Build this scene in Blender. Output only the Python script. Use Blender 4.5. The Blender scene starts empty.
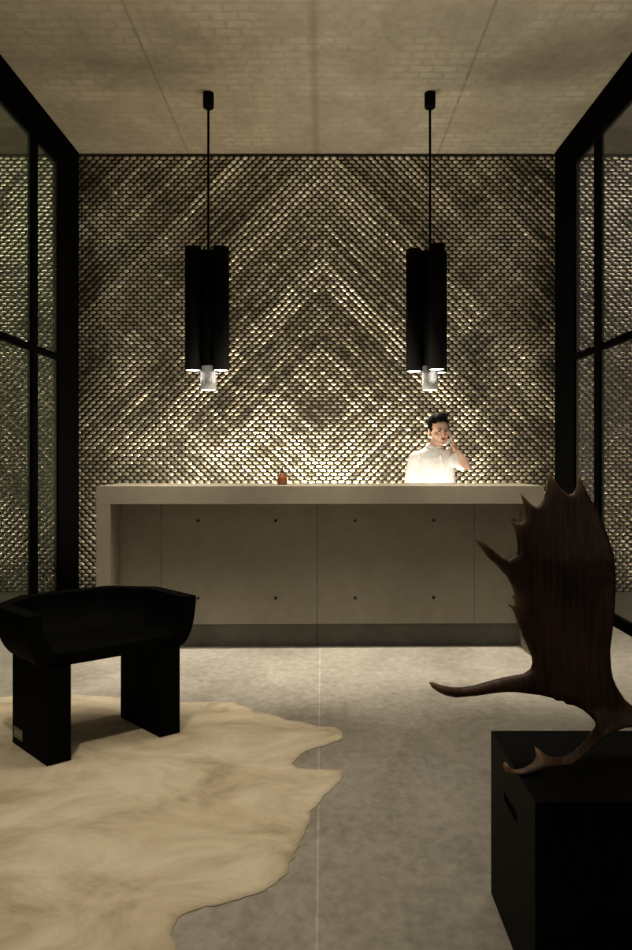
import bpy, bmesh, math, random
from mathutils import Vector, Matrix, noise
from mathutils.geometry import delaunay_2d_cdt

random.seed(7)
COL = bpy.context.scene.collection
F = 720.0; CX = 322.0; CY = 458.0; H = 1.34
CEIL = 4.38
WY = 7.2            # back wall distance
XL, XR = -2.42, 2.317

def P(px, py, D):
    return Vector(((px - CX) * D / F, D, H - (py - CY) * D / F))

# ------------------------------------------------------------------ helpers
def link(name, me, mat=None, parent=None, smooth=False):
    o = bpy.data.objects.new(name, me)
    COL.objects.link(o)
    if mat is not None and len(me.materials) == 0:
        me.materials.append(mat)
    if parent is not None:
        o.parent = parent
    if smooth:
        for p in me.polygons: p.use_smooth = True
    return o

def from_bm(name, bm, mat=None, parent=None, smooth=False):
    me = bpy.data.meshes.new(name)
    bmesh.ops.recalc_face_normals(bm, faces=bm.faces)
    bm.to_mesh(me); bm.free()
    return link(name, me, mat, parent, smooth)

def tag(o, label, cat, group=None):
    o['label'] = label; o['category'] = cat
    if group: o['group'] = group
    return o

def struct(o):
    o['kind'] = 'structure'
    return o

def empty(name, loc=(0, 0, 0), rotz=0):
    o = bpy.data.objects.new(name, None)
    o.empty_display_size = 0.1
    COL.objects.link(o)
    o.location = loc; o.rotation_euler = (0, 0, rotz)
    return o

def add_box(bm, x0, x1, y0, y1, z0, z1, bevel=0):
    r = bmesh.ops.create_cube(bm, size=1)
    vs = r['verts']
    for v in vs:
        v.co = Vector((x0 + (v.co.x + .5) * (x1 - x0), y0 + (v.co.y + .5) * (y1 - y0), z0 + (v.co.z + .5) * (z1 - z0)))
    if bevel:
        es = set()
        for v in vs:
            for e in v.link_edges: es.add(e)
        bmesh.ops.bevel(bm, geom=list(es), offset=bevel, segments=2, profile=.5, affect='EDGES')
    return vs

def add_lathe(bm, prof, center=(0, 0, 0), n=32, close=False):
    cx, cy, cz = center
    rings = []
    for r, z in prof:
        if r < 1e-6:
            rings.append([bm.verts.new((cx, cy, cz + z))])
        else:
            rings.append([bm.verts.new((cx + r * math.cos(2 * math.pi * i / n), cy + r * math.sin(2 * math.pi * i / n), cz + z)) for i in range(n)])
    pairs = list(zip(rings, rings[1:]))
    if close: pairs.append((rings[-1], rings[0]))
    for a, b in pairs:
        for i in range(n):
            j = (i + 1) % n
            if len(a) == 1 and len(b) == 1: continue
            if len(a) == 1: bm.faces.new((a[0], b[i], b[j]))
            elif len(b) == 1: bm.faces.new((a[i], a[j], b[0]))
            else: bm.faces.new((a[i], a[j], b[j], b[i]))

def add_tube(bm, pts, radii, n=14, flat=None):
    """closed tapered tube along pts with round ends"""
    pts = [Vector(p) for p in pts]
    if not isinstance(radii, (list, tuple)): radii = [radii] * len(pts)
    rings = []
    up = None
    for i, p in enumerate(pts):
        if i == 0: t = pts[1] - pts[0]
        elif i == len(pts) - 1: t = pts[-1] - pts[-2]
        else: t = (pts[i + 1] - pts[i]).normalized() + (pts[i] - pts[i - 1]).normalized()
        t.normalize()
        if up is None:
            up = Vector((0, 0, 1)) if abs(t.z) < .9 else Vector((0, 1, 0))
        a = t.cross(up).normalized(); up = a.cross(t).normalized()
        r = radii[i]
        def ring(c, rr):
            return [bm.verts.new(c + a * math.cos(2 * math.pi * k / n) * rr + up * math.sin(2 * math.pi * k / n) * rr) for k in range(n)]
        if i == 0:
            rings.append([bm.verts.new(p - t * r)])
            for q in (.45, .85): 
                ang = q * math.pi / 2
                rings.append(ring(p - t * r * math.cos(ang), r * math.sin(ang)))
        rings.append(ring(p, r))
        if i == len(pts) - 1:
            for q in (.85, .45):
                ang = q * math.pi / 2
                rings.append(ring(p + t * r * math.cos(ang), r * math.sin(ang)))
            rings.append([bm.verts.new(p + t * r)])
    for a_, b_ in zip(rings, rings[1:]):
        for k in range(n):
            j = (k + 1) % n
            if len(a_) == 1: bm.faces.new((a_[0], b_[j], b_[k]))
            elif len(b_) == 1: bm.faces.new((a_[k], a_[j], b_[0]))
            else: bm.faces.new((a_[k], a_[j], b_[j], b_[k]))

def add_ell(bm, c, r, rot=None, seg=20):
    res = bmesh.ops.create_uvsphere(bm, u_segments=seg, v_segments=seg // 2 + 2, radius=1)
    M = Matrix.Translation(Vector(c)) @ (rot.to_4x4() if rot else Matrix.Identity(4)) @ Matrix.Diagonal((r[0], r[1], r[2], 1))
    bmesh.ops.transform(bm, matrix=M, verts=res['verts'])

def add_loft(bm, secs, n=24):
    """secs: (cx,cy,cz,rx,ry) stacked closed loft"""
    rings = []
    for cx, cy, cz, rx, ry in secs:
        rings.append([bm.verts.new((cx + rx * math.cos(2 * math.pi * k / n), cy + ry * math.sin(2 * math.pi * k / n), cz)) for k in range(n)])
    for a, b in zip(rings, rings[1:]):
        for k in range(n):
            j = (k + 1) % n
            bm.faces.new((a[k], a[j], b[j], b[k]))
    bm.faces.new(list(reversed(rings[0]))); bm.faces.new(rings[-1])

def remesh(name, bm, mat, parent, voxel=.006, smooth=4):
    """fuse overlapping closed shapes into one continuous skin and bake it"""
    bmesh.ops.recalc_face_normals(bm, faces=bm.faces)
    me = bpy.data.meshes.new('tmp'); bm.to_mesh(me); bm.free()
    o = bpy.data.objects.new('tmp', me); COL.objects.link(o)
    m = o.modifiers.new('r', 'REMESH'); m.mode = 'VOXEL'; m.voxel_size = voxel; m.use_smooth_shade = True
    s = o.modifiers.new('s', 'SMOOTH'); s.factor = .5; s.iterations = smooth
    dg = bpy.context.evaluated_depsgraph_get()
    me2 = bpy.data.meshes.new_from_object(o.evaluated_get(dg))
    bpy.data.objects.remove(o); bpy.data.meshes.remove(me)
    me2.name = name; me2.materials.clear()
    return link(name, me2, mat, parent, True)

# ------------------------------------------------------------------ materials
def mat_new(name):
    m = bpy.data.materials.new(name); m.use_nodes = True
    nt = m.node_tree; b = nt.nodes['Principled BSDF']
    return m, nt, b
def N(nt, t, **kw):
    n = nt.nodes.new(t)
    for k, v in kw.items(): setattr(n, k, v)
    return n
def simple(name, col, rough=.5, metal=0, spec=.5, noise_amt=.15, nscale=20, bump=0, emis=None, estr=0):
    m, nt, b = mat_new(name)
    b.inputs['Roughness'].default_value = rough; b.inputs['Metallic'].default_value = metal
    b.inputs['Specular IOR Level'].default_value = spec
    tc = N(nt, 'ShaderNodeTexCoord'); no = N(nt, 'ShaderNodeTexNoise'); no.inputs['Scale'].default_value = nscale; no.inputs['Detail'].default_value = 4
    nt.links.new(tc.outputs['Object'], no.inputs['Vector'])
    cr = N(nt, 'ShaderNodeValToRGB')
    cr.color_ramp.elements[0].position = .3; cr.color_ramp.elements[1].position = .7
    cr.color_ramp.elements[0].color = [c * (1 - noise_amt) for c in col] + [1]
    cr.color_ramp.elements[1].color = [min(1, c * (1 + noise_amt)) for c in col] + [1]
    nt.links.new(no.outputs['Fac'], cr.inputs['Fac']); nt.links.new(cr.outputs['Color'], b.inputs['Base Color'])
    if bump:
        bp = N(nt, 'ShaderNodeBump'); bp.inputs['Strength'].default_value = bump; bp.inputs['Distance'].default_value = .01
        nt.links.new(no.outputs['Fac'], bp.inputs['Height']); nt.links.new(bp.outputs['Normal'], b.inputs['Normal'])
    if emis:
        b.inputs['Emission Color'].default_value = (*emis, 1); b.inputs['Emission Strength'].default_value = estr
    return m

def concrete(name, c0, c1, rough=.55, scale=1.0, joints=(), jw=.004, jcol=None, jsoft=False, cross=(), stretch=(1, 1, 1), spec=.4, bumps=.15, faint=.8, brick=0, wide=None, fine=.35):
    """board-cast concrete: large stains, fine mottling, joint lines along x = joints (and y/z = cross)"""
    m, nt, b = mat_new(name)
    L = nt.links.new
    tc = N(nt, 'ShaderNodeTexCoord')
    mp = N(nt, 'ShaderNodeMapping'); mp.inputs['Scale'].default_value = stretch
    L(tc.outputs['Object'], mp.inputs['Vector'])
    n1 = N(nt, 'ShaderNodeTexNoise'); n1.inputs['Scale'].default_value = 1.3 * scale; n1.inputs['Detail'].default_value = 6; n1.inputs['Roughness'].default_value = .62; n1.inputs['Distortion'].default_value = .5
    n2 = N(nt, 'ShaderNodeTexNoise'); n2.inputs['Scale'].default_value = 14 * scale; n2.inputs['Detail'].default_value = 8; n2.inputs['Roughness'].default_value = .7
    L(mp.outputs[0], n1.inputs['Vector']); L(mp.outputs[0], n2.inputs['Vector'])
    mx = N(nt, 'ShaderNodeMix'); mx.inputs[0].default_value = fine
    L(n1.outputs['Fac'], mx.inputs[2]); L(n2.outputs['Fac'], mx.inputs[3])
    cr = N(nt, 'ShaderNodeValToRGB')
    cr.color_ramp.elements[0].position = .36; cr.color_ramp.elements[0].color = (*c0, 1)
    cr.color_ramp.elements[1].position = .64; cr.color_ramp.elements[1].color = (*c1, 1)
    L(mx.outputs[0], cr.inputs['Fac'])
    out = cr.outputs['Color']
    sx = N(nt, 'ShaderNodeSeparateXYZ'); L(tc.outputs['Object'], sx.inputs[0])
    jc = jcol or tuple(c * .45 for c in c0)
    for axis, vals in ((0, joints), ('c', cross)):
        for v in vals:
            ax = 0 if axis == 0 else v[0]; pos = v if axis == 0 else v[1]
            w = jw
            a = N(nt, 'ShaderNodeMath', operation='SUBTRACT'); a.inputs[1].default_value = pos; L(sx.outputs[ax], a.inputs[0])
            c = N(nt, 'ShaderNodeMath', operation='ABSOLUTE'); L(a.outputs[0], c.inputs[0])
            d = N(nt, 'ShaderNodeMapRange'); d.inputs['From Min'].default_value = w * .4; d.inputs['From Max'].default_value = w * 1.6
            d.inputs['To Min'].default_value = faint; d.inputs['To Max'].default_value = 0
            L(c.outputs[0], d.inputs['Value'])
            mm = N(nt, 'ShaderNodeMath', operation='MULTIPLY'); L(d.outputs[0], mm.inputs[0]); 
            br = N(nt, 'ShaderNodeMapRange'); br.inputs['From Min'].default_value = .35; br.inputs['From Max'].default_value = .6; L(n2.outputs['Fac'], br.inputs['Value']); br.inputs['To Min'].default_value = .35
            L(br.outputs[0], mm.inputs[1])
            k = N(nt, 'ShaderNodeMix', data_type='RGBA'); L(mm.outputs[0], k.inputs[0]); L(out, k.inputs[6]); k.inputs[7].default_value = (*jc, 1)
            out = k.outputs[2]
    if wide:       # damp stained seam
        a = N(nt, 'ShaderNodeMath', operation='SUBTRACT'); a.inputs[1].default_value = wide[0]; L(sx.outputs[0], a.inputs[0])
        c = N(nt, 'ShaderNodeMath', operation='ABSOLUTE'); L(a.outputs[0], c.inputs[0])
        d = N(nt, 'ShaderNodeMapRange'); d.inputs['From Min'].default_value = 0; d.inputs['From Max'].default_value = wide[1]; d.inputs['To Min'].default_value = .75; d.inputs['To Max'].default_value = 0; L(c.outputs[0], d.inputs['Value'])
        mm = N(nt, 'ShaderNodeMath', operation='MULTIPLY'); L(d.outputs[0], mm.inputs[0]); L(n2.outputs['Fac'], mm.inputs[1])
        k = N(nt, 'ShaderNodeMix', data_type='RGBA'); L(mm.outputs[0], k.inputs[0]); L(out, k.inputs[6]); k.inputs[7].default_value = (c0[0] * .4, c0[1] * .4, c0[2] * .4, 1); out = k.outputs[2]
        # darker, browner tint toward one side of the seam
        g = N(nt, 'ShaderNodeMapRange'); g.inputs['From Min'].default_value = -.6; g.inputs['From Max'].default_value = .2; g.inputs['To Min'].default_value = .45; g.inputs['To Max'].default_value = 0; L(sx.outputs[0], g.inputs['Value'])
        k = N(nt, 'ShaderNodeMix', data_type='RGBA', blend_type='MULTIPLY'); L(g.outputs[0], k.inputs[0]); L(out, k.inputs[6]); k.inputs[7].default_value = (.72, .62, .50, 1); out = k.outputs[2]
    if brick:      # faint pale rectangles left by the shuttering blocks
        bt_ = N(nt, 'ShaderNodeTexBrick'); bt_.inputs['Scale'].default_value = 2.6; bt_.inputs['Mortar Size'].default_value = .06; bt_.inputs['Mortar Smooth'].default_value = 1
        bt_.inputs['Color1'].default_value = (1, 1, 1, 1); bt_.inputs['Color2'].default_value = (.72, .72, .72, 1); bt_.inputs['Mortar'].default_value = (.35, .35, .35, 1)
        L(tc.outputs['Object'], bt_.inputs['Vector'])
        k = N(nt, 'ShaderNodeMix', data_type='RGBA', blend_type='OVERLAY'); 
        bm_ = N(nt, 'ShaderNodeMapRange'); bm_.inputs['From Min'].default_value = .42; bm_.inputs['From Max'].default_value = .62; bm_.inputs['To Max'].default_value = brick * 1.6
        L(n1.outputs['Fac'], bm_.inputs['Value']); L(bm_.outputs[0], k.inputs[0])
        L(out, k.inputs[6]); L(bt_.outputs['Color'], k.inputs[7]); out = k.outputs[2]
    L(out, b.inputs['Base Color'])
    rr = N(nt, 'ShaderNodeMapRange'); rr.inputs['To Min'].default_value = rough - .12; rr.inputs['To Max'].default_value = rough + .12
    L(n1.outputs['Fac'], rr.inputs['Value']); L(rr.outputs[0], b.inputs['Roughness'])
    b.inputs['Specular IOR Level'].default_value = spec
    bp = N(nt, 'ShaderNodeBump'); bp.inputs['Strength'].default_value = bumps; bp.inputs['Distance'].default_value = .01
    L(n2.outputs['Fac'], bp.inputs['Height']); L(bp.outputs[0], b.inputs['Normal'])
    return m

M = {}
M['ceiling'] = concrete('ceiling_concrete', (.215, .195, .155), (.33, .305, .25), rough=.8, joints=(-3.77, -2.55, -1.33, 1.16, 2.38, 3.6), jw=.009, jcol=(.13, .115, .09), scale=.9, stretch=(1, 1, 1), wide=(-.06, .05), spec=.2, faint=.7, brick=.14, fine=.42)
M['floor'] = concrete('floor_concrete', (.235, .212, .172), (.475, .44, .375), rough=.36, joints=(-.014,), jw=.0035, jcol=(.6, .57, .5), stretch=(1, .8, 1), scale=1.5, spec=.5, fine=.55)
M['counter'] = concrete('counter_concrete', (.205, .178, .130), (.275, .242, .182), rough=.7, scale=.8, spec=.25, bumps=.08)
M['panel'] = concrete('panel_concrete', (.25, .226, .178), (.34, .310, .248), rough=.75, scale=.9, joints=(-1.135, -.03, 1.09), jw=.004, spec=.2, bumps=.08)
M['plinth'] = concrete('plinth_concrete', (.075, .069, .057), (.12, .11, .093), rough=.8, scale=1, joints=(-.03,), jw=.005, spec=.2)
M['dark_wall'] = simple('dark_plaster', (.05, .048, .042), .9)
M['steel'] = simple('blackened_steel', (.0025, .0025, .0025), .9, 0, 0)
M['black_wood'] = simple('black_lacquered_timber', (.0022, .0022, .002), .7, 0, .04, nscale=8)
M['lamp_black'] = simple('satin_black_lamp_paint', (.0018, .0018, .0018), .7, 0, .06)
M['spill_lit_black'] = simple('black_tube_spill_tone', (.34, .34, .34), .6, .0)  # pale grey stands in for lamp spill on the black tube
M['glow'] = simple('lamp_glow', (1, 1, 1), .5, emis=(1, .95, .88), estr=5)
M['skin'] = simple('skin', (.80, .52, .39), .6, 0, .2, .06, 30)
M['hair'] = simple('black_hair', (.008, .007, .006), .95, 0, .05, .3, 90, .3)
M['shirt'] = simple('white_cotton', (.86, .84, .80), .85, 0, .2, .03, 15, .25)
M['trouser'] = simple('dark_trouser_cloth', (.02, .02, .022), .9)
M['lip'] = simple('lip', (.42, .17, .13), .5)
M['eye'] = simple('eye_dark', (.03, .02, .015), .3)
M['eye_white'] = simple('eye_white', (.6, .55, .5), .4)
M['white_plastic'] = simple('white_plastic', (.8, .8, .78), .3, noise_amt=.02)
M['tag'] = simple('brass_tag', (.20, .18, .12), .4, .5)
M['hole'] = simple('tie_hole_dark', (.015, .013, .011), .9)

def glass_mat(name, tint, haze, hazecol):
    m = bpy.data.materials.new(name); m.use_nodes = True
    nt = m.node_tree; nt.nodes.clear(); L = nt.links.new
    out = N(nt, 'ShaderNodeOutputMaterial')
    tr = N(nt, 'ShaderNodeBsdfTransparent'); tr.inputs[0].default_value = (*tint, 1)
    gl = N(nt, 'ShaderNodeBsdfGlossy'); gl.inputs['Roughness'].default_value = .02; gl.inputs[0].default_value = (.9, .9, .9, 1)
    df = N(nt, 'ShaderNodeBsdfDiffuse'); df.inputs[0].default_value = (*hazecol, 1)
    lw = N(nt, 'ShaderNodeLayerWeight'); lw.inputs['Blend'].default_value = .5
    pw = N(nt, 'ShaderNodeMath', operation='POWER'); pw.inputs[1].default_value = 4; L(lw.outputs['Facing'], pw.inputs[0])
    fr = N(nt, 'ShaderNodeMath', operation='MULTIPLY_ADD'); fr.inputs[1].default_value = .7; fr.inputs[2].default_value = .03; L(pw.outputs[0], fr.inputs[0])
    m1 = N(nt, 'ShaderNodeMixShader'); m1.inputs[0].default_value = haze
    m2 = N(nt, 'ShaderNodeMixShader')
    L(tr.outputs[0], m1.inputs[1]); L(df.outputs[0], m1.inputs[2])
    L(fr.outputs[0], m2.inputs[0]); L(m1.outputs[0], m2.inputs[1]); L(gl.outputs[0], m2.inputs[2])
    L(m2.outputs[0], out.inputs['Surface'])
    return m
M['glass_l'] = glass_mat('green_tinted_glass', (.60, .66, .54), .16, (.18, .215, .16))
M['glass_r'] = glass_mat('grey_tinted_glass', (.62, .61, .61), .16, (.21, .20, .205))

# woven metal wall cladding
def wall_metal():
    m, nt, b = mat_new('woven_metal'); L = nt.links.new
    tc = N(nt, 'ShaderNodeTexCoord')
    n1 = N(nt, 'ShaderNodeTexNoise'); n1.inputs['Scale'].default_value = .9; n1.inputs['Detail'].default_value = 5
    L(tc.outputs['Object'], n1.inputs['Vector'])
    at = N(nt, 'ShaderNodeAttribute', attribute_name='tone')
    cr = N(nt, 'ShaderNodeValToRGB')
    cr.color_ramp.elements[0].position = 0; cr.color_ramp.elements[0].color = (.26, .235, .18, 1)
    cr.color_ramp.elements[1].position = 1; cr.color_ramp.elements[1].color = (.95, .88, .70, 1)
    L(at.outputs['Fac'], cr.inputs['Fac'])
    mx = N(nt, 'ShaderNodeMix', data_type='RGBA', blend_type='MULTIPLY'); mx.inputs[0].default_value = .5
    c2 = N(nt, 'ShaderNodeValToRGB'); c2.color_ramp.elements[0].position = .38; c2.color_ramp.elements[0].color = (.55, .5, .45, 1); c2.color_ramp.elements[1].position = .6
    L(n1.outputs['Fac'], c2.inputs['Fac'])
    L(cr.outputs[0], mx.inputs[6]); L(c2.outputs[0], mx.inputs[7]); L(mx.outputs[2], b.inputs['Base Color'])
    b.inputs['Metallic'].default_value = .7; b.inputs['Roughness'].default_value = .30
    return m
M['woven'] = wall_metal()
M['woven_back'] = simple('dark_weave_backing', (.022, .019, .013), .8)  # even dark sheet behind the tabs

def build_wall():
    PW, PH = .074, .0375
    verts, faces, tones, mats = [], [], [], []
    XW = 4.6
    def n1d(t, s): return noise.noise(Vector((t * 1.0, s, 0.3)))
    rows = int(CEIL / PH)
    cols = int(2 * XW / PW)
    for r in range(rows):
        z = (r + .5) * PH
        for c in range(cols):
            x = -XW + (c + .5 * (r % 2) + .25) * PW
            # chevron streaks: nested diamonds about the centre line
            ax = abs(x)
            u = (z + ax)         # lines running outward-down  (a chevron pointing up)
            w = (z - ax)         # lines running outward-up
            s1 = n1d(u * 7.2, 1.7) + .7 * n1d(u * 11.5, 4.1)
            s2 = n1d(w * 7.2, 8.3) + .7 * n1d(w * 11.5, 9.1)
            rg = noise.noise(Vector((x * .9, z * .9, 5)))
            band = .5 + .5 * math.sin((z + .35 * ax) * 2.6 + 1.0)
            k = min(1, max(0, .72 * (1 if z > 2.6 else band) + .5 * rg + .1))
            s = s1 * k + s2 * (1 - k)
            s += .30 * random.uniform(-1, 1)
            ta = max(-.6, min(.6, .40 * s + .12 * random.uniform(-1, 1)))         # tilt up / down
            tb = .5 * noise.noise(Vector((x * 2.3, z * 2.3, 11))) + .16 * random.uniform(-1, 1)
            hw = .0298; hh = .0163
            sk = .30 * (k - .5) * (1 if x < 0 else -1) * 2 * min(1, ax / .4)
            rot = Matrix.Rotation(-sk, 3, 'Y') @ Matrix.Rotation(tb, 3, 'Z') @ Matrix.Rotation(ta, 3, 'X')
            i0 = len(verts)
            for j in (-1, 0, 1):
                for i in (-1, 0, 1):
                    bulge = -.0145 * (1 - .75 * i * i) * (1 - .70 * j * j)
                    q = 1 if (i == 0 or j == 0) else .74
                    p = rot @ Vector((i * hw * q, bulge, j * hh * q))
                    verts.append((x + p.x, WY - .012 + p.y, z + p.z))
            for j in range(2):
                for i in range(2):
                    a = i0 + j * 3 + i
                    faces.append((a, a + 1, a + 4, a + 3)); mats.append(0)
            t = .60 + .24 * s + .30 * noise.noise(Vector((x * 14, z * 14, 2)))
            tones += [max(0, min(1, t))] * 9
    i0 = len(verts)
    verts += [(-XW, WY, 0), (XW, WY, 0), (XW, WY, CEIL), (-XW, WY, CEIL), (-XW, WY + .1, 0), (XW, WY + .1, 0), (XW, WY + .1, CEIL), (-XW, WY + .1, CEIL)]
    for f in ((0, 1, 2, 3), (5, 4, 7, 6), (0, 3, 7, 4), (1, 5, 6, 2), (3, 2, 6, 7), (0, 4, 5, 1)):
        faces.append(tuple(i0 + q for q in f)); mats.append(1)
    tones += [0] * 8
    me = bpy.data.meshes.new('wall_back')
    me.from_pydata(verts, [], faces)
    me.materials.append(M['woven']); me.materials.append(M['woven_back'])
    me.polygons.foreach_set('material_index', mats)
    at = me.attributes.new('tone', 'FLOAT', 'POINT'); at.data.foreach_set('value', tones)
    me.update()
    # the seven thousand tabs are smooth shaded pillows
    for p in me.polygons: p.use_smooth = (p.material_index == 0)
    return struct(link('wall_back', me))
build_wall()

# ------------------------------------------------------------------ room shell
YB = -3.0
def shell(name, box, mat):
    bm = bmesh.new(); add_box(bm, *box); return struct(from_bm(name, bm, mat))
shell('floor', (-4.6, 4.6, YB, WY, -.1, 0), M['floor'])
shell('ceiling', (-4.6, 4.6, YB, WY, CEIL, CEIL + .1), M['ceiling'])
shell('wall_left', (-4.7, -4.6, YB, WY, 0, CEIL), M['dark_wall'])
shell('wall_right', (4.6, 4.7, YB, WY, 0, CEIL), M['dark_wall'])
shell('wall_front', (-4.7, 4.7, YB - .1, YB, 0, CEIL), M['dark_wall'])

# glazed partitions
def partition(name, X, s, glass, mull):
    """X: room-side plane; s: +1 for the right side, -1 for the left"""
    root = struct(empty(name, (X, 0, 0)))
    def bx(y0, y1, z0, z1, t=.045, bev=.003):
        bm = bmesh.new(); xs = sorted((0, s * t)); add_box(bm, xs[0], xs[1], y0, y1, z0, z1, bev); return bm
    struct(from_bm('top_beam', bx(YB, WY - .03, 4.05, CEIL, .06), M['steel'], root))
    struct(from_bm('corner_post', bx(6.62, WY - .03, 0, 4.05, .06), M['steel'], root))
    for z, nm, h in ((2.24, 'transom', .055), (0, 'bottom_rail', .09)):
        struct(from_bm(nm, bx(YB, 6.62, z, z + h, .045), M['steel'], root))
    ys = mull
    for y in ys:
        for z0, z1 in ((.09, 2.24), (2.295, 4.05)):
            struct(from_bm('mullion', bx(y, y + .12, z0, z1, .045), M['steel'], root))
    ed = [YB] + sorted(ys) + [6.62]
    for a, b in zip(ed, ed[1:]):
        for z0, z1 in ((.09, 2.24), (2.295, 4.05)):
            bm = bmesh.new()
            xs = sorted((s * .022, s * .023))
            a2 = a + .12 if a in ys else a
            q = [bm.verts.new((s * .022, a2, z0)), bm.verts.new((s * .022, b, z0)), bm.verts.new((s * .022, b, z1)), bm.verts.new((s * .022, a2, z1))]
            bm.faces.new(q)
            struct(from_bm('glass_pane', bm, glass, root))
partition('window_1', XL, -1, M['glass_l'], [-1.4, .9, 3.2, 5.29, 6.02])
partition('window_2', XR, 1, M['glass_r'], [-1.4, .9, 3.2, 4.9, 6.02])

# ------------------------------------------------------------------ reception counter
ctr = tag(empty('reception_counter', (0, 4.87, 0), math.radians(.9)), 'long pale cast concrete reception counter with thick slab top and recessed front panel', 'counter')
def part_box(name, box, mat, parent, bev=.003):
    bm = bmesh.new(); add_box(bm, *box, bev); return from_bm(name, bm, mat, parent)
part_box('counter_top', (-1.52, 1.51, 0, .59, 1.03, 1.15), M['counter'], ctr, 0)
part_box('side_slab', (-1.52, -1.425, 0, .59, 0, 1.03), M['counter'], ctr, 0)
part_box('side_slab', (1.415, 1.51, 0, .59, 0, 1.03), M['counter'], ctr, 0)
pn = part_box('front_panel', (-1.425, 1.415, .25, .33, .16, 1.03), M['panel'], ctr)
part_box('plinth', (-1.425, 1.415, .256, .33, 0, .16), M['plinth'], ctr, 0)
bmh = None
for hx, hz in [(x, z) for x in (-.875, -.325, .24, .80, 1.375) for z in (.895, .345)]:
    bm = bmesh.new()
    add_lathe(bm, [(.0, 0), (.008, 0), (.0125, -.006), (.0125, .002)], n=16)
    bmesh.ops.rotate(bm, verts=bm.verts, cent=(0, 0, 0), matrix=Matrix.Rotation(math.pi / 2, 3, 'X'))
    bmesh.ops.translate(bm, verts=bm.verts, vec=(hx, .248, hz))
    from_bm('tie_hole', bm, M['hole'], pn)

# amber bottle on the counter
bt = tag(empty('amber_bottle', (-.281, 5.10, 1.15)), 'small amber brown bottle with tapered shoulders standing on the concrete counter', 'bottle')
amber = simple('amber_glass', (.20, .065, .018), .15, 0, .6, .2, 12)
bm = bmesh.new(); add_lathe(bm, [(0, 0), (.031, 0), (.034, .004), (.034, .048), (.030, .058), (.014, .080), (.012, .088), (0, .088)])
from_bm('bottle_body', bm, amber, bt, True)
bm = bmesh.new(); add_lathe(bm, [(0, .088), (.014, .088), (.014, .100), (.004, .101), (.004, .128), (0, .128)]); add_box(bm, -.005, .022, -.005, .005, .124, .132, .001)
from_bm('bottle_pump', bm, simple('dark_brown_cap', (.035, .018, .010), .4), bt, False)

# ------------------------------------------------------------------ pendants
def pendant(cx, cy, angs, label):
    root = tag(empty('pendant_lamp', (cx, cy, CEIL)), label, 'lamp', 'black tube pendants')
    Z = lambda z: z - CEIL
    bm = bmesh.new(); add_lathe(bm, [(0, 0), (.046, 0), (.046, -.118), (.040, -.125), (0, -.125)]); from_bm('ceiling_canopy', bm, M['lamp_black'], root, False)
    bm = bmesh.new(); add_lathe(bm, [(0, -.12), (.011, -.12), (.011, Z(3.0)), (0, Z(3.0))], n=12); from_bm('rod', bm, M['lamp_black'], root, True)
    R = .067
    def tube(x, y, zb, zt, long=False):
        bm = bmesh.new()
        zc = zb + .05
        add_lathe(bm, [(0, Z(zt) - .03), (R - .006, Z(zt) - .03), (R - .004, Z(zt)), (R, Z(zt)), (R, Z(zb + (.20 if long else 0))), (R - .004, Z(zb + (.20 if long else 0))), (R - .004, Z(zb + .3)), (0, Z(zb + .3))], (x, y, 0), 40)
        t = from_bm('lamp_tube', bm, M['lamp_black'], root, False)
        for p in t.data.polygons: p.use_smooth = abs(p.normal.z) < .5
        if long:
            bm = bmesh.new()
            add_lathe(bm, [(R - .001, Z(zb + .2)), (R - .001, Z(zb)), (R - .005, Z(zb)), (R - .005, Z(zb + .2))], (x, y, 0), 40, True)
            t2 = from_bm('spill_lit_tube_end', bm, M['spill_lit_black'], root, True)  # lower end of the black tube, spill light put into its colour
        bm = bmesh.new()
        zz = zb + (.004 if not long else .004)
        add_lathe(bm, [(0, Z(zz)), (R - .0065, Z(zz)), (R - .0065, Z(zz + .01)), (0, Z(zz + .01))], (x, y, 0), 32)
        from_bm('light_disc', bm, M['glow'], t)
        li = bpy.data.lights.new('lamp_spot', 'SPOT'); li.energy = 2.2 if not long else 26; li.color = (1, .93, .80)
        li.spot_size = math.radians(150 if not long else 130); li.spot_blend = .9; li.shadow_soft_size = .03
        lo = bpy.data.objects.new('lamp_spot', li); COL.objects.link(lo); lo.parent = root
        lo.location = (x, y, Z(zz) - .008)
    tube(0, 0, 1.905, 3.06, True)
    for a in angs:
        a = math.radians(a)
        tube(.133 * math.cos(a), .133 * math.sin(a), 2.06, 3.075)
pendant(-.947, 6.0, (210, 330, 90), 'black cluster of tubes hanging from the ceiling over the empty end of the counter')
pendant(.90, 6.0, (-75, 178, 47), 'black cluster of tubes hanging from the ceiling directly above the man in white')

# ------------------------------------------------------------------ chair
th = math.radians(37.5)
u = Vector((math.cos(th), math.sin(th), 0)); 
RUGZ = .009
chair = tag(empty('armchair', (-1.187, 3.106, RUGZ), th), 'chunky black armchair with curved tub seat on two slab legs, on the hide rug', 'chair')
# local axes: x = width, y = back; front at y=0
W = .63; DP = .37; HB = .422; HR = .655
for x0 in (0, W - .105):
    bm = bmesh.new(); add_box(bm, x0, x0 + .105, .0, DP, 0, HB + .02, .003)
    lg = from_bm('leg', bm, M['black_wood'], chair)
    if x0 == 0:
        bm = bmesh.new(); add_box(bm, -.0015, .001, DP - .115, DP - .02, .035, .085, .0004)
        tg = from_bm('maker_tag', bm, M['tag'], lg); tg['label'] = 'small dull brass tag near the foot'
        # faint raised marks on the tag
        bm = bmesh.new()
        for k in range(4):
            add_box(bm, -.0022, -.0014, DP - .105 + k * .020, DP - .105 + k * .020 + .011, .05, .070)
        from_bm('tag_marks', bm, simple('tag_marks_pale', (.4, .37, .28), .5), tg)
HR = .655
foot = [(0, 0), (0, .30), (.12, DP + .02), (W - .12, DP + .02), (W, .30), (W, 0)]
rim = [(-.085, 0), (-.085, .355), (.10, .525), (W - .10, .525), (W + .085, .355), (W + .085, 0)]
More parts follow.
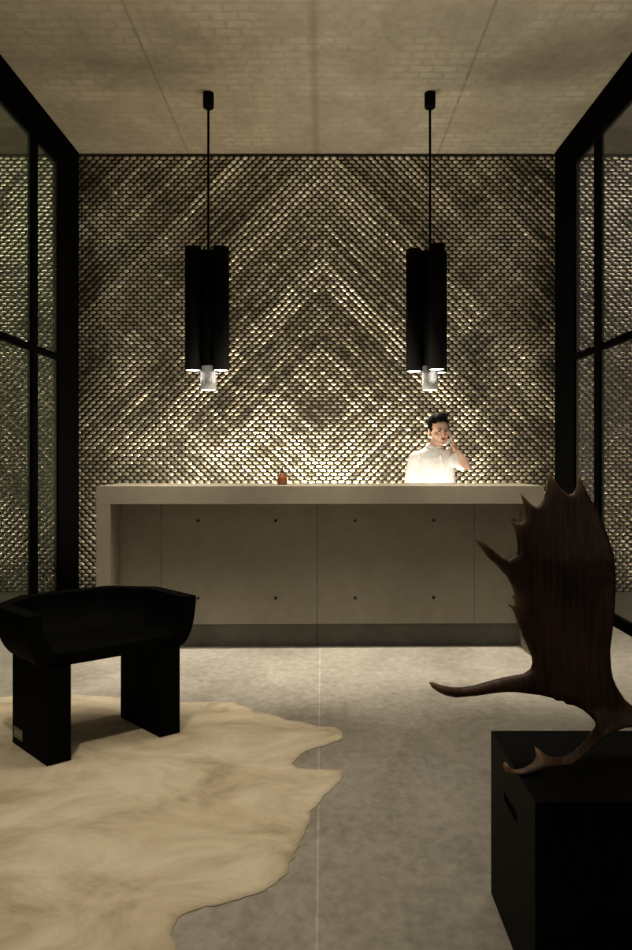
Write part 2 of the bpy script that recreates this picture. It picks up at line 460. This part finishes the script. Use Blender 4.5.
rim_h = [0, 0, .002, .002, 0, 0]
def inset(poly, d):
    c = [Vector(p) for p in poly]; out = []
    for i, p in enumerate(c):
        if i == 0: out.append((p.x + d, p.y)); continue
        if i == len(c) - 1: out.append((p.x - d, p.y)); continue
        a = (p - c[i - 1]).normalized(); b = (c[i + 1] - p).normalized()
        na = Vector((a.y, -a.x)); nb_ = Vector((b.y, -b.x)); m = (na + nb_).normalized()
        q = p + m * (d / max(.3, m.dot(na))); out.append((q.x, q.y))
    return out
def level(f_, r_, ph, zl, dzl):
    s_ = 1 - math.cos(ph); s_ = math.sin(ph); 
    return [(fx + (rx - fx) * s_, fy + (ry - fy) * s_, zl + (HR + h * dzl - zl) * (1 - math.cos(ph))) for (fx, fy), (rx, ry), h in zip(f_, r_, rim_h)]
bm = bmesh.new(); NL = 10
fi, ri = inset(foot, .06), inset(rim, .065)
O = [[bm.verts.new(p) for p in level(foot, rim, math.pi / 2 * k / NL, HB, 1)] for k in range(NL + 1)]
I = [[bm.verts.new(p) for p in level(fi, ri, math.pi / 2 * k / NL, HB + .055, 1)] for k in range(NL + 1)]
for A in (O, I):
    for a, b in zip(A, A[1:]):
        for i in range(5): bm.faces.new((a[i], a[i + 1], b[i + 1], b[i]))
for i in range(5): bm.faces.new((O[-1][i], O[-1][i + 1], I[-1][i + 1], I[-1][i]))
bm.faces.new(O[0]); bm.faces.new(I[0])
for e in (0, 5):
    for k in range(NL): bm.faces.new((O[k][e], O[k + 1][e], I[k + 1][e], I[k][e]))
bm.faces.new((O[0][0], O[0][5], I[0][5], I[0][0]))
from_bm('seat_shell', bm, M['black_wood'], chair)
def all_children(o):
    for c in bpy.data.objects:
        if c.parent == o:
            yield c
            yield from all_children(c)
for c in list(all_children(chair)):          # the flanks rake slightly outward toward the back
    for v in c.data.vertices: v.co.x -= .128 * v.co.y

# ------------------------------------------------------------------ hide rug
outline_px = [(0, 698), (40, 694), (76, 695), (110, 697), (150, 702), (187, 703), (215, 702), (236, 703), (240, 706), (252, 709), (254, 713), (270, 714), (287, 721), (300, 722), (318, 727), (337, 728), (343, 733), (342, 740), (330, 744), (316, 748), (305, 752), (297, 759), (292, 765), (298, 769), (312, 770), (328, 770), (342, 770), (344, 776), (336, 786), (324, 796), (318, 806), (310, 812), (309, 824), (303, 838), (297, 850), (291, 862), (284, 876), (270, 888), (256, 895), (240, 900), (222, 905), (204, 908), (187, 913), (178, 919), (173, 928), (171, 936), (176, 943), (178, 952)]
rug_pts = []
for px, py in outline_px:
    v = P(px, py, F * H / (py - CY)); rug_pts.append((v.x, v.y))
rug_pts += [(-.34, 1.85), (-.30, 1.66), (-.46, 1.50), (-.75, 1.42), (-1.05, 1.52), (-1.22, 1.36), (-1.5, 1.30), (-1.62, 1.48), (-1.78, 1.75), (-2.05, 2.0), (-2.1, 2.4), (-2.0, 2.8), (-2.12, 3.1), (-2.25, 3.5), (-2.1, 3.8), (-1.95, 3.98)]
rs = []
for i in range(len(rug_pts)):        # resample with a slightly ragged edge
    a, b = Vector(rug_pts[i]), Vector(rug_pts[(i + 1) % len(rug_pts)])
    L_ = (b - a).length; k = max(1, int(L_ / .02))
    for j in range(k):
        p = a.lerp(b, j / k)
        rs.append(p + Vector((noise.noise(Vector((p.x * 30, p.y * 30, 0))), noise.noise(Vector((p.x * 30, p.y * 30, 9))))) * (.006 + .016 * max(0, noise.noise(Vector((p.x * 2.2, p.y * 2.2, 5))))))
def inside(p, poly):
    c = False; j = len(poly) - 1
    for i in range(len(poly)):
        if (poly[i][1] > p[1]) != (poly[j][1] > p[1]) and p[0] < (poly[j][0] - poly[i][0]) * (p[1] - poly[i][1]) / (poly[j][1] - poly[i][1]) + poly[i][0]: c = not c
        j = i
    return c
def edist(p, poly):
    m = 1e9
    px, py = p
    for i in range(len(poly)):
        ax, ay = poly[i]; bx, by = poly[(i + 1) % len(poly)]
        dx, dy = bx - ax, by - ay; l = dx * dx + dy * dy
        t = 0 if l == 0 else max(0, min(1, ((px - ax) * dx + (py - ay) * dy) / l))
        d = math.hypot(px - ax - t * dx, py - ay - t * dy)
        if d < m: m = d
    return m
def fill(poly, step, margin):
    poly = [tuple(p) for p in poly]
    xs = [p[0] for p in poly]; ys = [p[1] for p in poly]
    vs = [Vector(p) for p in poly]; n = len(vs)
    ds = [0.0] * n
    y = min(ys); r = 0
    while y < max(ys):
        x = min(xs) + (step / 2 if r % 2 else 0)
        while x < max(xs):
            if inside((x, y), poly):
                d = edist((x, y), poly)
                if d > margin: vs.append(Vector((x, y))); ds.append(d)
            x += step
        y += step * .87; r += 1
    res = delaunay_2d_cdt(vs, [(i, (i + 1) % n) for i in range(n)], [list(range(n))], 1, 1e-7)
    ov, oe, of, orig = res[0], res[1], res[2], res[3]
    dd = []
    for i, v in enumerate(ov):
        o = orig[i]
        dd.append(ds[o[0]] if o else 0.0)
    return ov, of, n, dd
ov, of, nn, dd = fill(rs, .035, .018)
bm = bmesh.new()
top = []; bot = []
CH = Matrix.Rotation(-th, 3, 'Z')
for v, d in zip(ov, dd):
    q = CH @ (Vector((v.x, v.y, 0)) - Vector((-1.193, 3.122, 0)))
    near = max(0, min(1, (max(-q.x - 0, q.x - W, -q.y, q.y - DP, 0) - .02) / .12)) if True else 1
    nz = (noise.noise(Vector((v.x * 3, v.y * 3, 0))) * .010 + noise.noise(Vector((v.x * 9, v.y * 9, 4))) * .004) * min(1, d / .1)
    lift = .009 * min(1, d / .02 + .45) + max(0, nz) * near
    top.append(bm.verts.new((v.x, v.y, min(lift, .022) - (.0012 if near < 1 else 0)))); 
    bot.append(bm.verts.new((v.x, v.y, .0005)))
edge_count = {}
for f in of:
    f = list(f)
    bm.faces.new([top[i] for i in f]); bm.faces.new([bot[i] for i in reversed(f)])
    for i in range(len(f)):
        e = (f[i], f[(i + 1) % len(f)]); edge_count[e] = edge_count.get(e, 0) + 1
for (a, b) in edge_count:
    if (b, a) not in edge_count:
        bm.faces.new((top[b], top[a], bot[a], bot[b]))
def rug_mat():
    m, nt, b = mat_new('pale_cowhide'); L = nt.links.new
    tc = N(nt, 'ShaderNodeTexCoord')
    mp = N(nt, 'ShaderNodeMapping'); mp.inputs['Rotation'].default_value = (0, 0, .5); mp.inputs['Scale'].default_value = (1, 1.6, 1)
    L(tc.outputs['Object'], mp.inputs[0])
    n1 = N(nt, 'ShaderNodeTexNoise'); n1.inputs['Scale'].default_value = 2.1; n1.inputs['Detail'].default_value = 7; n1.inputs['Distortion'].default_value = .7; n1.inputs['Roughness'].default_value = .68
    n2 = N(nt, 'ShaderNodeTexNoise'); n2.inputs['Scale'].default_value = 160; n2.inputs['Detail'].default_value = 3
    L(mp.outputs[0], n1.inputs['Vector']); L(mp.outputs[0], n2.inputs['Vector'])
    cr = N(nt, 'ShaderNodeValToRGB')
    e = cr.color_ramp.elements
    e[0].position = .30; e[0].color = (.36, .275, .165, 1)
    e[1].position = .62; e[1].color = (.78, .68, .50, 1)
    k = e.new(.46); k.color = (.62, .515, .345, 1)
    L(n1.outputs['Fac'], cr.inputs[0]); L(cr.outputs[0], b.inputs['Base Color'])
    b.inputs['Roughness'].default_value = .85; b.inputs['Sheen Weight'].default_value = .25
    bp = N(nt, 'ShaderNodeBump'); bp.inputs['Strength'].default_value = .35; bp.inputs['Distance'].default_value = .006
    ad = N(nt, 'ShaderNodeMath', operation='MULTIPLY_ADD'); ad.inputs[1].default_value = .35
    L(n2.outputs['Fac'], ad.inputs[0]); L(n1.outputs['Fac'], ad.inputs[2])
    L(ad.outputs[0], bp.inputs['Height']); L(bp.outputs[0], b.inputs['Normal'])
    return m
tag(from_bm('cowhide_rug', bm, rug_mat(), None, True), 'pale cream cowhide rug with ragged edge lying on the concrete floor', 'rug')

# ------------------------------------------------------------------ plinth box with hand slot
bx0, bx1, by0, by1, bh = .5207, 1.22, 1.758, 2.218, .5
box = tag(empty('storage_box', (bx0, by0, 0)), 'black wooden box with a slotted side, carrying the antler', 'box')
bm = bmesh.new()
ys = [0, .165, .30, by1 - by0]; zs = [0, .362, .388, bh]
def V(x, y, z): return bm.verts.new((x, y, z))
for i in range(3):
    for j in range(3):
        if (i, j) == (1, 1):
            d = .04
            q0 = [(0, ys[1], zs[1]), (0, ys[2], zs[1]), (0, ys[2], zs[2]), (0, ys[1], zs[2])]
            q1 = [(d, y, z) for _, y, z in q0]
            for k in range(4):
                l = (k + 1) % 4
                bm.faces.new([V(*q0[k]), V(*q0[l]), V(*q1[l]), V(*q1[k])])
            bm.faces.new([V(*p) for p in q1])
            continue
        bm.faces.new([V(0, ys[i], zs[j]), V(0, ys[i + 1], zs[j]), V(0, ys[i + 1], zs[j + 1]), V(0, ys[i], zs[j + 1])])
WX = bx1 - bx0; WYb = by1 - by0
bm.faces.new([V(0, 0, bh), V(WX, 0, bh), V(WX, WYb, bh), V(0, WYb, bh)])
bm.faces.new([V(0, 0, 0), V(WX, 0, 0), V(WX, WYb, 0), V(0, WYb, 0)])
bm.faces.new([V(0, 0, 0), V(WX, 0, 0), V(WX, 0, bh), V(0, 0, bh)])
bm.faces.new([V(0, WYb, 0), V(WX, WYb, 0), V(WX, WYb, bh), V(0, WYb, bh)])
bm.faces.new([V(WX, 0, 0), V(WX, WYb, 0), V(WX, WYb, bh), V(WX, 0, bh)])
bmesh.ops.remove_doubles(bm, verts=bm.verts, dist=1e-5)
from_bm('box_body', bm, simple('black_box_paint', (.0035, .0035, .0032), .6, 0, .06, .2, 10), box)

# ------------------------------------------------------------------ moose antler
ant = [(578.6, 474), (577, 486), (573, 493.7), (567.5, 494.5), (560, 488), (554, 480), (549.3, 471.8), (547.8, 480), (547, 488), (544, 499.3), (540, 505), (536, 507.2), (530.4, 503.8), (525, 498), (520.8, 493.3), (522, 499), (524.2, 505), (525.5, 514), (524, 520), (521.5, 523), (515.8, 523), (509, 518), (511, 522), (514.3, 527.4), (516.6, 537), (517.7, 547.8), (517, 552.5), (515.6, 555.6), (509.3, 560), (503, 558), (492.8, 549.7), (484, 542), (475, 538), (476, 541), (479.6, 546.5), (487.8, 557.2), (496.6, 565.4), (506.8, 576.8), (511.8, 586), (514.4, 594.7), (515, 600), (513, 604.5), (507, 604), (511, 608), (513.8, 612), (522, 635.5), (527, 646), (531.7, 657), (532.5, 663), (530.5, 669), (523.8, 673.8), (502.4, 677.7), (488, 681.5), (473.7, 685.6), (462, 687.5), (452.2, 687.4), (439.7, 685), (432, 681.8), (429, 683), (432, 687.5), (438, 692), (446, 695.5), (455.8, 697.4), (477.3, 695.6), (490, 693.5), (504.2, 692), (516, 692), (527.4, 693.5), (540, 695), (552.5, 698), (556, 700.5), (563, 701), (566, 704), (574, 705.3), (583, 710), (590, 716), (595, 722), (596, 726), (591.8, 732.6), (585, 742), (576.2, 750.6), (569, 755.5), (561.8, 757.8), (553, 757.5), (546, 755.4), (540, 750), (534.8, 747), (536, 752), (536.5, 757.8), (534, 762), (530.5, 765), (524, 768.5), (516, 770.5), (511, 768.8), (508.5, 765), (505.5, 762), (503, 765), (505.5, 771), (511.3, 774.7), (523.3, 775.4), (535, 772), (547.3, 768.7), (560, 766.5), (571.4, 765), (583.4, 755.4), (592, 747), (600, 739.8), (614.7, 731), (624.3, 727.4), (636, 727), (650, 731), (660, 740), (666, 769), (690, 766), (686, 736), (672, 716), (656, 709), (641, 707.5), (632, 705.5), (624.3, 699), (616, 685.7), (612.5, 677), (611, 669), (610, 649.6), (612, 633), (613.8, 617.6), (615, 600), (615.3, 581.8), (614, 556.7), (606, 531.6), (595.5, 506.6), (588, 495), (584.7, 486.9), (581, 480)]
ap = []
for i in range(len(ant)):
    a, b = Vector(ant[i]), Vector(ant[(i + 1) % len(ant)])
    k = max(1, int((b - a).length / 4))
    for j in range(k): ap.append(a.lerp(b, j / k))
ov, of, nn, dd = fill(ap, 2.6, .7)
def adepth(px, py):
    d = 2.06
    # palm is cupped: its rim curls toward the viewer, its left tines reach forward
    d += -.10 * max(0, (545 - px) / 115) ** 1.3
    d += -.05 * max(0, (px - 575) / 60) ** 2 * min(1, max(0, (720 - py) / 60))
    d += .05 * max(0, (560 - py) / 100) if py < 560 else 0
    # brow tine sweeps forward and down on to the box
    if py > 700:
        t = min(1, (py - 700) / 68); d += (1.913 + .0 - d) * (t * t * (3 - 2 * t))
    return d
TIPS = [(578, 476), (549.5, 473.5), (520.8, 493.3), (509, 518), (475.5, 538), (508, 604), (429, 682), (534.8, 747), (505, 766)]
tipv = []
bm = bmesh.new(); fr = []; bk = []
for v, d in zip(ov, dd):
    D = adepth(v.x, v.y)
    palm = 1 if v.y < 690 else 0
    px2m = D / F
    dm = d * px2m
    tmax = .011 if v.y < 640 else (.011 + .014 * min(1, (v.y - 640) / 60))
    half = min(tmax, .95 * math.sqrt(max(0, dm * (2 * tmax) - dm * dm)) if dm < tmax else tmax)
    if palm: half += .0016 * noise.noise(Vector((v.x * .22, v.y * .025, 3))) * min(1, d / 6)
    p = P(v.x, v.y, D)
    if p.z < .502 + half * .2: p.z = .502 + half * .2
    half = max(half, .0028); tipd = min((v - Vector(t)).length for t in TIPS)
    tipv += [max(0, 1 - tipd / 22)] * 2
    if 1:
        f_ = Vector((0, -1, 0))
        fr.append(bm.verts.new(p + f_ * half)); bk.append(bm.verts.new(p - f_ * half))
for f in of:
    f = list(f)
    try: bm.faces.new([fr[i] for i in f])
    except ValueError: pass
    try: bm.faces.new([bk[i] for i in reversed(f)])
    except ValueError: pass
ec = {}
for f in of:
    f = list(f)
    for i in range(len(f)): ec[(f[i], f[(i + 1) % len(f)])] = 1
for a, b in ec:
    if (b, a) not in ec: bm.faces.new((fr[b], fr[a], bk[a], bk[b]))
bm.verts.index_update()
def antler_mat():
    m, nt, b = mat_new('weathered_antler'); L = nt.links.new
    tc = N(nt, 'ShaderNodeTexCoord')
    mp = N(nt, 'ShaderNodeMapping'); mp.inputs['Scale'].default_value = (1, .3, .09); mp.inputs['Rotation'].default_value = (0, -.12, 0)
    L(tc.outputs['Object'], mp.inputs[0])
    n1 = N(nt, 'ShaderNodeTexNoise'); n1.inputs['Scale'].default_value = 90; n1.inputs['Detail'].default_value = 4; n1.inputs['Distortion'].default_value = .4
    n2 = N(nt, 'ShaderNodeTexNoise'); n2.inputs['Scale'].default_value = 7; n2.inputs['Detail'].default_value = 5
    L(mp.outputs[0], n1.inputs['Vector']); L(tc.outputs['Object'], n2.inputs['Vector'])
    mx = N(nt, 'ShaderNodeMix'); mx.inputs[0].default_value = .5; L(n1.outputs[0], mx.inputs[2]); L(n2.outputs[0], mx.inputs[3])
    cr = N(nt, 'ShaderNodeValToRGB'); e = cr.color_ramp.elements
    e[0].position = .36; e[0].color = (.020, .010, .005, 1); e[1].position = .66; e[1].color = (.115, .055, .027, 1)
    L(mx.outputs[0], cr.inputs[0])
    ta_ = N(nt, 'ShaderNodeAttribute', attribute_name='tip'); km = N(nt, 'ShaderNodeMix', data_type='RGBA'); km.inputs[7].default_value = (.30, .17, .085, 1)
    L(ta_.outputs['Fac'], km.inputs[0]); L(cr.outputs[0], km.inputs[6]); L(km.outputs[2], b.inputs['Base Color'])
    b.inputs['Roughness'].default_value = .5
    bp = N(nt, 'ShaderNodeBump'); bp.inputs['Strength'].default_value = .6; bp.inputs['Distance'].default_value = .004
    L(n1.outputs[0], bp.inputs['Height']); L(bp.outputs[0], b.inputs['Normal'])
    return m
antler = from_bm('moose_antler', bm, antler_mat(), None, True)
at_ = antler.data.attributes.new('tip', 'FLOAT', 'POINT'); at_.data.foreach_set('value', tipv[:len(antler.data.vertices)])
tag(antler, 'dark brown palmate antler with pointed tines propped upright on the black box', 'antler')

# ------------------------------------------------------------------ the man
man = tag(empty('person', (.90, 5.87, 0)), 'young man in a white shirt behind the counter, one hand raised to his cheek', 'person')
def finger(bm, base, d, bend, lens, r):
    """three phalanges; bend is a vector the finger curls toward"""
    pts = [Vector(base)]; dv = Vector(d).normalized(); bv = Vector(bend).normalized()
    for i, l in enumerate(lens):
        pts.append(pts[-1] + dv * l); dv = (dv + bv * .45).normalized()
    add_tube(bm, pts, [r, r * .95, r * .88, r * .72], 10)
bm = bmesh.new()
# torso, neck
add_loft(bm, [(0, 0, .90, .155, .105), (0, 0, 1.0, .142, .095), (0, 0, 1.12, .140, .092), (.0, 0, 1.25, .155, .100), (.0, 0, 1.34, .160, .092), (.004, 0, 1.385, .125, .078), (.008, 0, 1.41, .07, .062)])
add_tube(bm, [(.006, .005, 1.36), (.02, .0, 1.42), (.040, -.008, 1.49)], [.060, .055, .054], 16)
# legs
for sx in (-1, 1):
    add_tube(bm, [(sx * .085, 0, .93), (sx * .095, -.005, .52), (sx * .10, .01, .10)], [.085, .058, .04])
    add_tube(bm, [(sx * .10, .03, .055), (sx * .11, -.12, .04)], [.036, .03])
SL, SR = Vector((-.142, 0, 1.338)), Vector((.150, 0, 1.36))
EL, ER = Vector((-.175, .03, 1.10)), Vector((.234, -.235, 1.262))
WL, WR = Vector((-.165, -.12, .90)), Vector((.180, -.060, 1.392))
add_tube(bm, [SL, EL, EL.lerp(WL, .35), WL], [.052, .040, .040, .026])
add_tube(bm, [SR, ER, ER.lerp(WR, .35), WR], [.052, .042, .043, .027])
# relaxed hand, on the right-hand side of the body (viewer's left)
d = (WL - EL).normalized()
add_tube(bm, [WL, WL + d * .05, WL + d * .085], [.026, .034, .030])
for i, o_ in enumerate((-.027, -.009, .009, .026)):
    finger(bm, WL + d * .085 + Vector((.0, o_, 0)), d, (.5, .3, -.3), [x_ * (.9, 1, .95, .75)[i] for x_ in (.038, .026, .02)], .0085)
finger(bm, WL + d * .03 + Vector((.012, -.026, 0)), (.2, -.9, -.6), (0, 0, -1), (.035, .028, .02), .0095)
# raised hand against the cheek: palm flat box along the side of the face
HW = WR; K = Vector((.152, -.078, 1.476))    # knuckles
ax = (K - HW).normalized()
side = Vector((.25, .95, .1)); side = (side - ax * side.dot(ax)).normalized()     # across the palm, front to back
inn = Vector((-.92, .1, .1))
for s_, r_ in ((-.026, .014), (-.009, .0155), (.009, .0155), (.026, .014)):
    add_tube(bm, [HW + side * s_ * .55, K + side * s_], [.018, r_])
for i, (o_, fl) in enumerate(((-.028, .92), (-.009, 1), (.010, .95), (.028, .78))):
    finger(bm, K + side * o_, (ax + inn * .12 + side * (o_ * 4)).normalized(), inn * .75 + ax * .6, [x_ * fl for x_ in (.042, .027, .021)], .0088)
finger(bm, HW.lerp(K, .35) - side * .022, (ax * .55 - side * .8 + inn * .1), inn * .5 + ax * .7, (.034, .028, .022), .0098)
# head (built about its own centre, then turned)
hb = bmesh.new()
add_ell(hb, (0, .012, .035), (.076, .094, .088))          # cranium
add_ell(hb, (0, -.012, -.030), (.062, .070, .078))        # face
add_ell(hb, (0, -.026, -.082), (.038, .046, .030))        # jaw
add_ell(hb, (0, -.062, -.100), (.020, .016, .014))        # chin
for sx in (-1, 1):
    add_ell(hb, (sx * .036, -.052, -.028), (.024, .022, .022))   # cheek
    add_ell(hb, (sx * .030, -.076, .022), (.026, .010, .008))    # brow ridge
    add_ell(hb, (sx * .030, -.072, .004), (.016, .010, .009))    # lid
    add_ell(hb, (sx * .079, .012, -.005), (.008, .020, .032), Matrix.Rotation(sx * .25, 3, 'Z'))   # ear
    add_ell(hb, (sx * .011, -.088, -.036), (.009, .010, .008))   # nostril
    add_tube(hb, [(sx * .05, -.01, -.07), (sx * .022, -.052, -.098)], [.02, .017])
add_tube(hb, [(0, -.076, .018), (0, -.090, -.012), (0, -.101, -.032)], [.008, .010, .012], 10)
add_ell(hb, (0, -.080, -.060), (.024, .012, .010))        # mouth mound
HC = Vector((.051, -.012, 1.563))
HR_ = Matrix.Rotation(math.radians(14), 3, 'Z') @ Matrix.Rotation(math.radians(9), 3, 'X') @ Matrix.Rotation(math.radians(-4), 3, 'Y')
HM = Matrix.Translation(HC) @ HR_.to_4x4()
bmesh.ops.transform(hb, matrix=HM, verts=hb.verts)
tmp = bpy.data.meshes.new('t'); hb.to_mesh(tmp); hb.free(); bm.from_mesh(tmp); bpy.data.meshes.remove(tmp)
remesh('body', bm, M['skin'], man, .0042, 3)
def hpart(name, fn, mat, parent=man, smooth=True):
    b_ = bmesh.new(); fn(b_); bmesh.ops.transform(b_, matrix=HM, verts=b_.verts); return from_bm(name, b_, mat, parent, smooth)
for sx in (-1, 1):
    hpart('eye', lambda b_: add_ell(b_, (sx * .030, -.0805, .003), (.0125, .004, .0045)), M['eye'])
    hpart('eyebrow', lambda b_: add_tube(b_, [(sx * .013, -.087, .020), (sx * .030, -.088, .027), (sx * .050, -.074, .022)], [.0035, .0042, .0028], 8), M['hair'])
hpart('lips', lambda b_: (add_ell(b_, (0, -.0905, -.0565), (.021, .005, .0042)), add_ell(b_, (0, -.0895, -.0645), (.017, .005, .0045))), M['lip'])
# hair: cap with raised, slightly tousled front
hb = bmesh.new()
add_ell(hb, (0, .022, .052), (.082, .094, .086))
add_ell(hb, (0, -.045, .105), (.058, .040, .030))
add_ell(hb, (.02, -.02, .125), (.05, .05, .026))
for k in range(26):
    a = random.uniform(-1, 1); b0 = random.uniform(-.07, .05)
    c = Vector((a * .055, b0, .105 + .02 * (1 - abs(a)) + random.uniform(-.005, .008)))
    add_tube(hb, [c, c + Vector((random.uniform(-.012, .016), -.018, .012))], [.011, .005], 8)
for sx in (-1, 1):
    add_ell(hb, (sx * .070, .012, .030), (.014, .045, .034)); add_tube(hb, [(sx * .071, -.018, .03), (sx * .072, -.016, -.004)], [.008, .005], 8)
bmesh.ops.transform(hb, matrix=HM, verts=hb.verts)
# keep the forehead free
hair = remesh('hair', hb, M['hair'], man, .0045, 2)
inv = HM.inverted()
bm = bmesh.new(); bm.from_mesh(hair.data)
kill = []
for v in bm.verts:
    q = inv @ v.co
    if q.z < .062 + .25 * (q.y + .06) * 0 and q.y < -.030 - .0 and abs(q.x) < .20: kill.append(v)
    elif q.z < -.055: kill.append(v)
bmesh.ops.delete(bm, geom=kill, context='VERTS'); bm.to_mesh(hair.data); bm.free()
# shirt
bm = bmesh.new()
add_loft(bm, [(.02, 0, .93, .172, .122), (.02, 0, 1.0, .165, .112), (.025, -.002, 1.12, .165, .110), (.012, -.002, 1.25, .170, .115), (0, 0, 1.335, .172, .106), (.003, .002, 1.385, .140, .090), (.008, .004, 1.418, .080, .072), (.012, .0, 1.432, .066, .064)])
add_tube(bm, [SL + Vector((.012, 0, -.005)), SL.lerp(EL, .5), EL + Vector((0, 0, 0)), EL.lerp(WL, .5)], [.066, .060, .056, .050], 18)
add_tube(bm, [SR + Vector((-.012, 0, -.005)), SR.lerp(ER, .35), SR.lerp(ER, .66)], [.066, .061, .056], 18)
# soft folds
for a, b, r in (((-.12, -.085, 1.33), (-.10, -.112, 1.18), .012), ((.05, -.10, 1.36), (.095, -.108, 1.16), .012), ((.12, -.08, 1.34), (.105, -.11, 1.12), .011), ((-.05, -.112, 1.2), (-.11, -.105, 1.08), .010)):
    add_tube(bm, [a, b], r, 10)
shirt = remesh('shirt', bm, M['shirt'], man, .006, 5)
bm = bmesh.new()
n = 28
for k in range(n):
    a0 = -math.pi / 2 + .22 + (2 * math.pi - .44) * k / n; a1 = -math.pi / 2 + .22 + (2 * math.pi - .44) * (k + 1) / n
    def cp(a, r, z): return Vector((.016 + r * math.cos(a), -.001 + r * .96 * math.sin(a), z))
    z1 = lambda a: 1.456 + .012 * math.sin(a)
    q = [cp(a0, .070, 1.415), cp(a1, .070, 1.415), cp(a1, .064, z1(a1)), cp(a0, .064, z1(a0))]
    q2 = [cp(a0, .064, z1(a0)), cp(a1, .064, z1(a1)), cp(a1, .080, 1.420), cp(a0, .080, 1.420)]
    bm.faces.new([bm.verts.new(p) for p in q]); bm.faces.new([bm.verts.new(p) for p in q2])
bmesh.ops.remove_doubles(bm, verts=bm.verts, dist=1e-4)
co = from_bm('collar', bm, M['shirt'], shirt, True)
m_ = co.modifiers.new('t', 'SOLIDIFY'); m_.thickness = .003
bm = bmesh.new()
prev = None
for z in (1.412, 1.34, 1.25, 1.12, 1.0):
    y = {1.412: -.078, 1.34: -.109, 1.25: -.1195, 1.12: -.1145, 1.0: -.1155}[z]
    cur = (bm.verts.new((.000, y, z)), bm.verts.new((.026, y, z)))
    if prev: bm.faces.new((prev[0], prev[1], cur[1], cur[0]))
    prev = cur
pk = from_bm('placket', bm, M['shirt'], shirt, False); m_ = pk.modifiers.new('t', 'SOLIDIFY'); m_.thickness = .003
for z, y in ((1.38, -.096), (1.30, -.1165), (1.22, -.1205), (1.14, -.118)):
    bm = bmesh.new(); add_ell(bm, (.013, y, z), (.005, .002, .005), seg=10); from_bm('button', bm, M['white_plastic'], shirt, True)
# trousers and shoes
bm = bmesh.new()
add_loft(bm, [(0, 0, .80, .16, .112), (0, 0, .90, .163, .114), (0, 0, .97, .158, .108)])
for sx in (-1, 1): add_tube(bm, [(sx * .085, 0, .86), (sx * .095, -.005, .50), (sx * .10, .01, .12)], [.092, .072, .060], 16)
remesh('trousers', bm, M['trouser'], man, .009, 3)
for sx in (-1, 1):
    bm = bmesh.new(); add_ell(bm, (sx * .11, -.05, .048), (.048, .14, .046))
    for v in bm.verts: v.co.z = max(v.co.z, .0)
    from_bm('shoe', bm, M['lamp_black'], man, True)
# phone held against the cheek
bm = bmesh.new()
add_tube(bm, [(.136, -.134, 1.505), (.118, -.140, 1.478), (.085, -.148, 1.452)], [.011, .010, .0135], 12)
tag(from_bm('telephone_handset', bm, M['white_plastic'], None, True), 'small white handset held to the face in the raised hand of the man', 'telephone').location = (.90, 5.87, 0)

# ------------------------------------------------------------------ lights
def area(name, loc, rot, sx, sy, e, col=(1, .86, .64), spread=180):
    li = bpy.data.lights.new(name, 'AREA'); li.shape = 'RECTANGLE'; li.size = sx; li.size_y = sy; li.energy = e; li.color = col; li.spread = math.radians(spread)
    o = bpy.data.objects.new(name, li); COL.objects.link(o); o.location = loc; o.rotation_euler = [math.radians(a) for a in rot]; return o
def spot(name, loc, tgt, e, size, blend=.6, col=(1, .88, .68), r=.05):
    li = bpy.data.lights.new(name, 'SPOT'); li.energy = e; li.spot_size = math.radians(size); li.spot_blend = blend; li.color = col; li.shadow_soft_size = r
    o = bpy.data.objects.new(name, li); COL.objects.link(o); o.location = loc
    o.rotation_euler = (Vector(tgt) - Vector(loc)).to_track_quat('-Z', 'Y').to_euler(); return o
# wall washers hidden low behind the counter, throwing light up the weave
area('wall_uplight', (0, 6.60, .30), (180 - 28, 0, 0), 2.9, .08, 125, (1, .86, .62))
area('desk_light', (0, 5.56, 1.02), (180 - 50, 0, 0), 2.6, .05, 9, (1, .92, .78))
area('side_fill', (-3.5, 5.7, 4.2), (58, 0, 0), 1.8, .1, 13, (1, .93, .78), 120)  # unseen light added to brighten the wall beyond the left glass
area('side_fill', (3.5, 5.7, 4.2), (58, 0, 0), 1.8, .1, 13, (1, .93, .82), 120)  # the same added light for the wall beyond the right glass
# ceiling downlights in front of the counter
for x in (-1.5, -.5, .5, 1.5):
    spot('downlight', (x, 4.2, CEIL - .05), (x, 4.95, 0), 640, 38, 1, (1, .91, .76))
area('floor_fill', (0, 3.4, CEIL - .05), (0, 0, 0), 3.5, 1.0, 24, (1, .90, .74), 110)  # unseen overhead fill added for the foreground floor
for x in (-1.05, 0, .95):
    spot('counter_fill', (x, 4.6, CEIL - .05), (x, 5.8, 1.2), 110, 36, .9, (1, .92, .78))  # unseen spots added to brighten the man and the counter top
spot('rug_fill', (-.9, 1.4, CEIL - .05), (-1.0, 2.8, 0), 200, 56, 1)  # unseen spot added to brighten the rug
area('ambient_up', (.3, 3.0, 2.9), (180, 0, 0), 3, 3, 38, (1, .87, .66))  # unseen fill added to lift the ceiling
area('ambient_front', (0, -1.5, 3.6), (55, 0, 0), 4, 2, 12, (1, .88, .70))  # unseen fill added behind the camera

w = bpy.data.worlds.new('World'); bpy.context.scene.world = w; w.use_nodes = True
w.node_tree.nodes['Background'].inputs[0].default_value = (.02, .018, .015, 1)

# ------------------------------------------------------------------ camera
cam = bpy.data.cameras.new('Camera'); co = bpy.data.objects.new('Camera', cam); COL.objects.link(co)
cam.sensor_fit = 'VERTICAL'; cam.sensor_height = 36; cam.sensor_width = 24; cam.lens = 36 * F / 950
cam.shift_x = -(CX - 316) / 950; cam.shift_y = -(475 - CY) / 950
co.location = (0, 0, H); co.rotation_euler = (math.pi / 2, 0, 0)
cam.clip_start = .02
sc = bpy.context.scene; sc.camera = co
sc.view_settings.view_transform = 'Standard'; sc.view_settings.look = 'None'
sc.view_settings.exposure = 0; sc.view_settings.gamma = 1
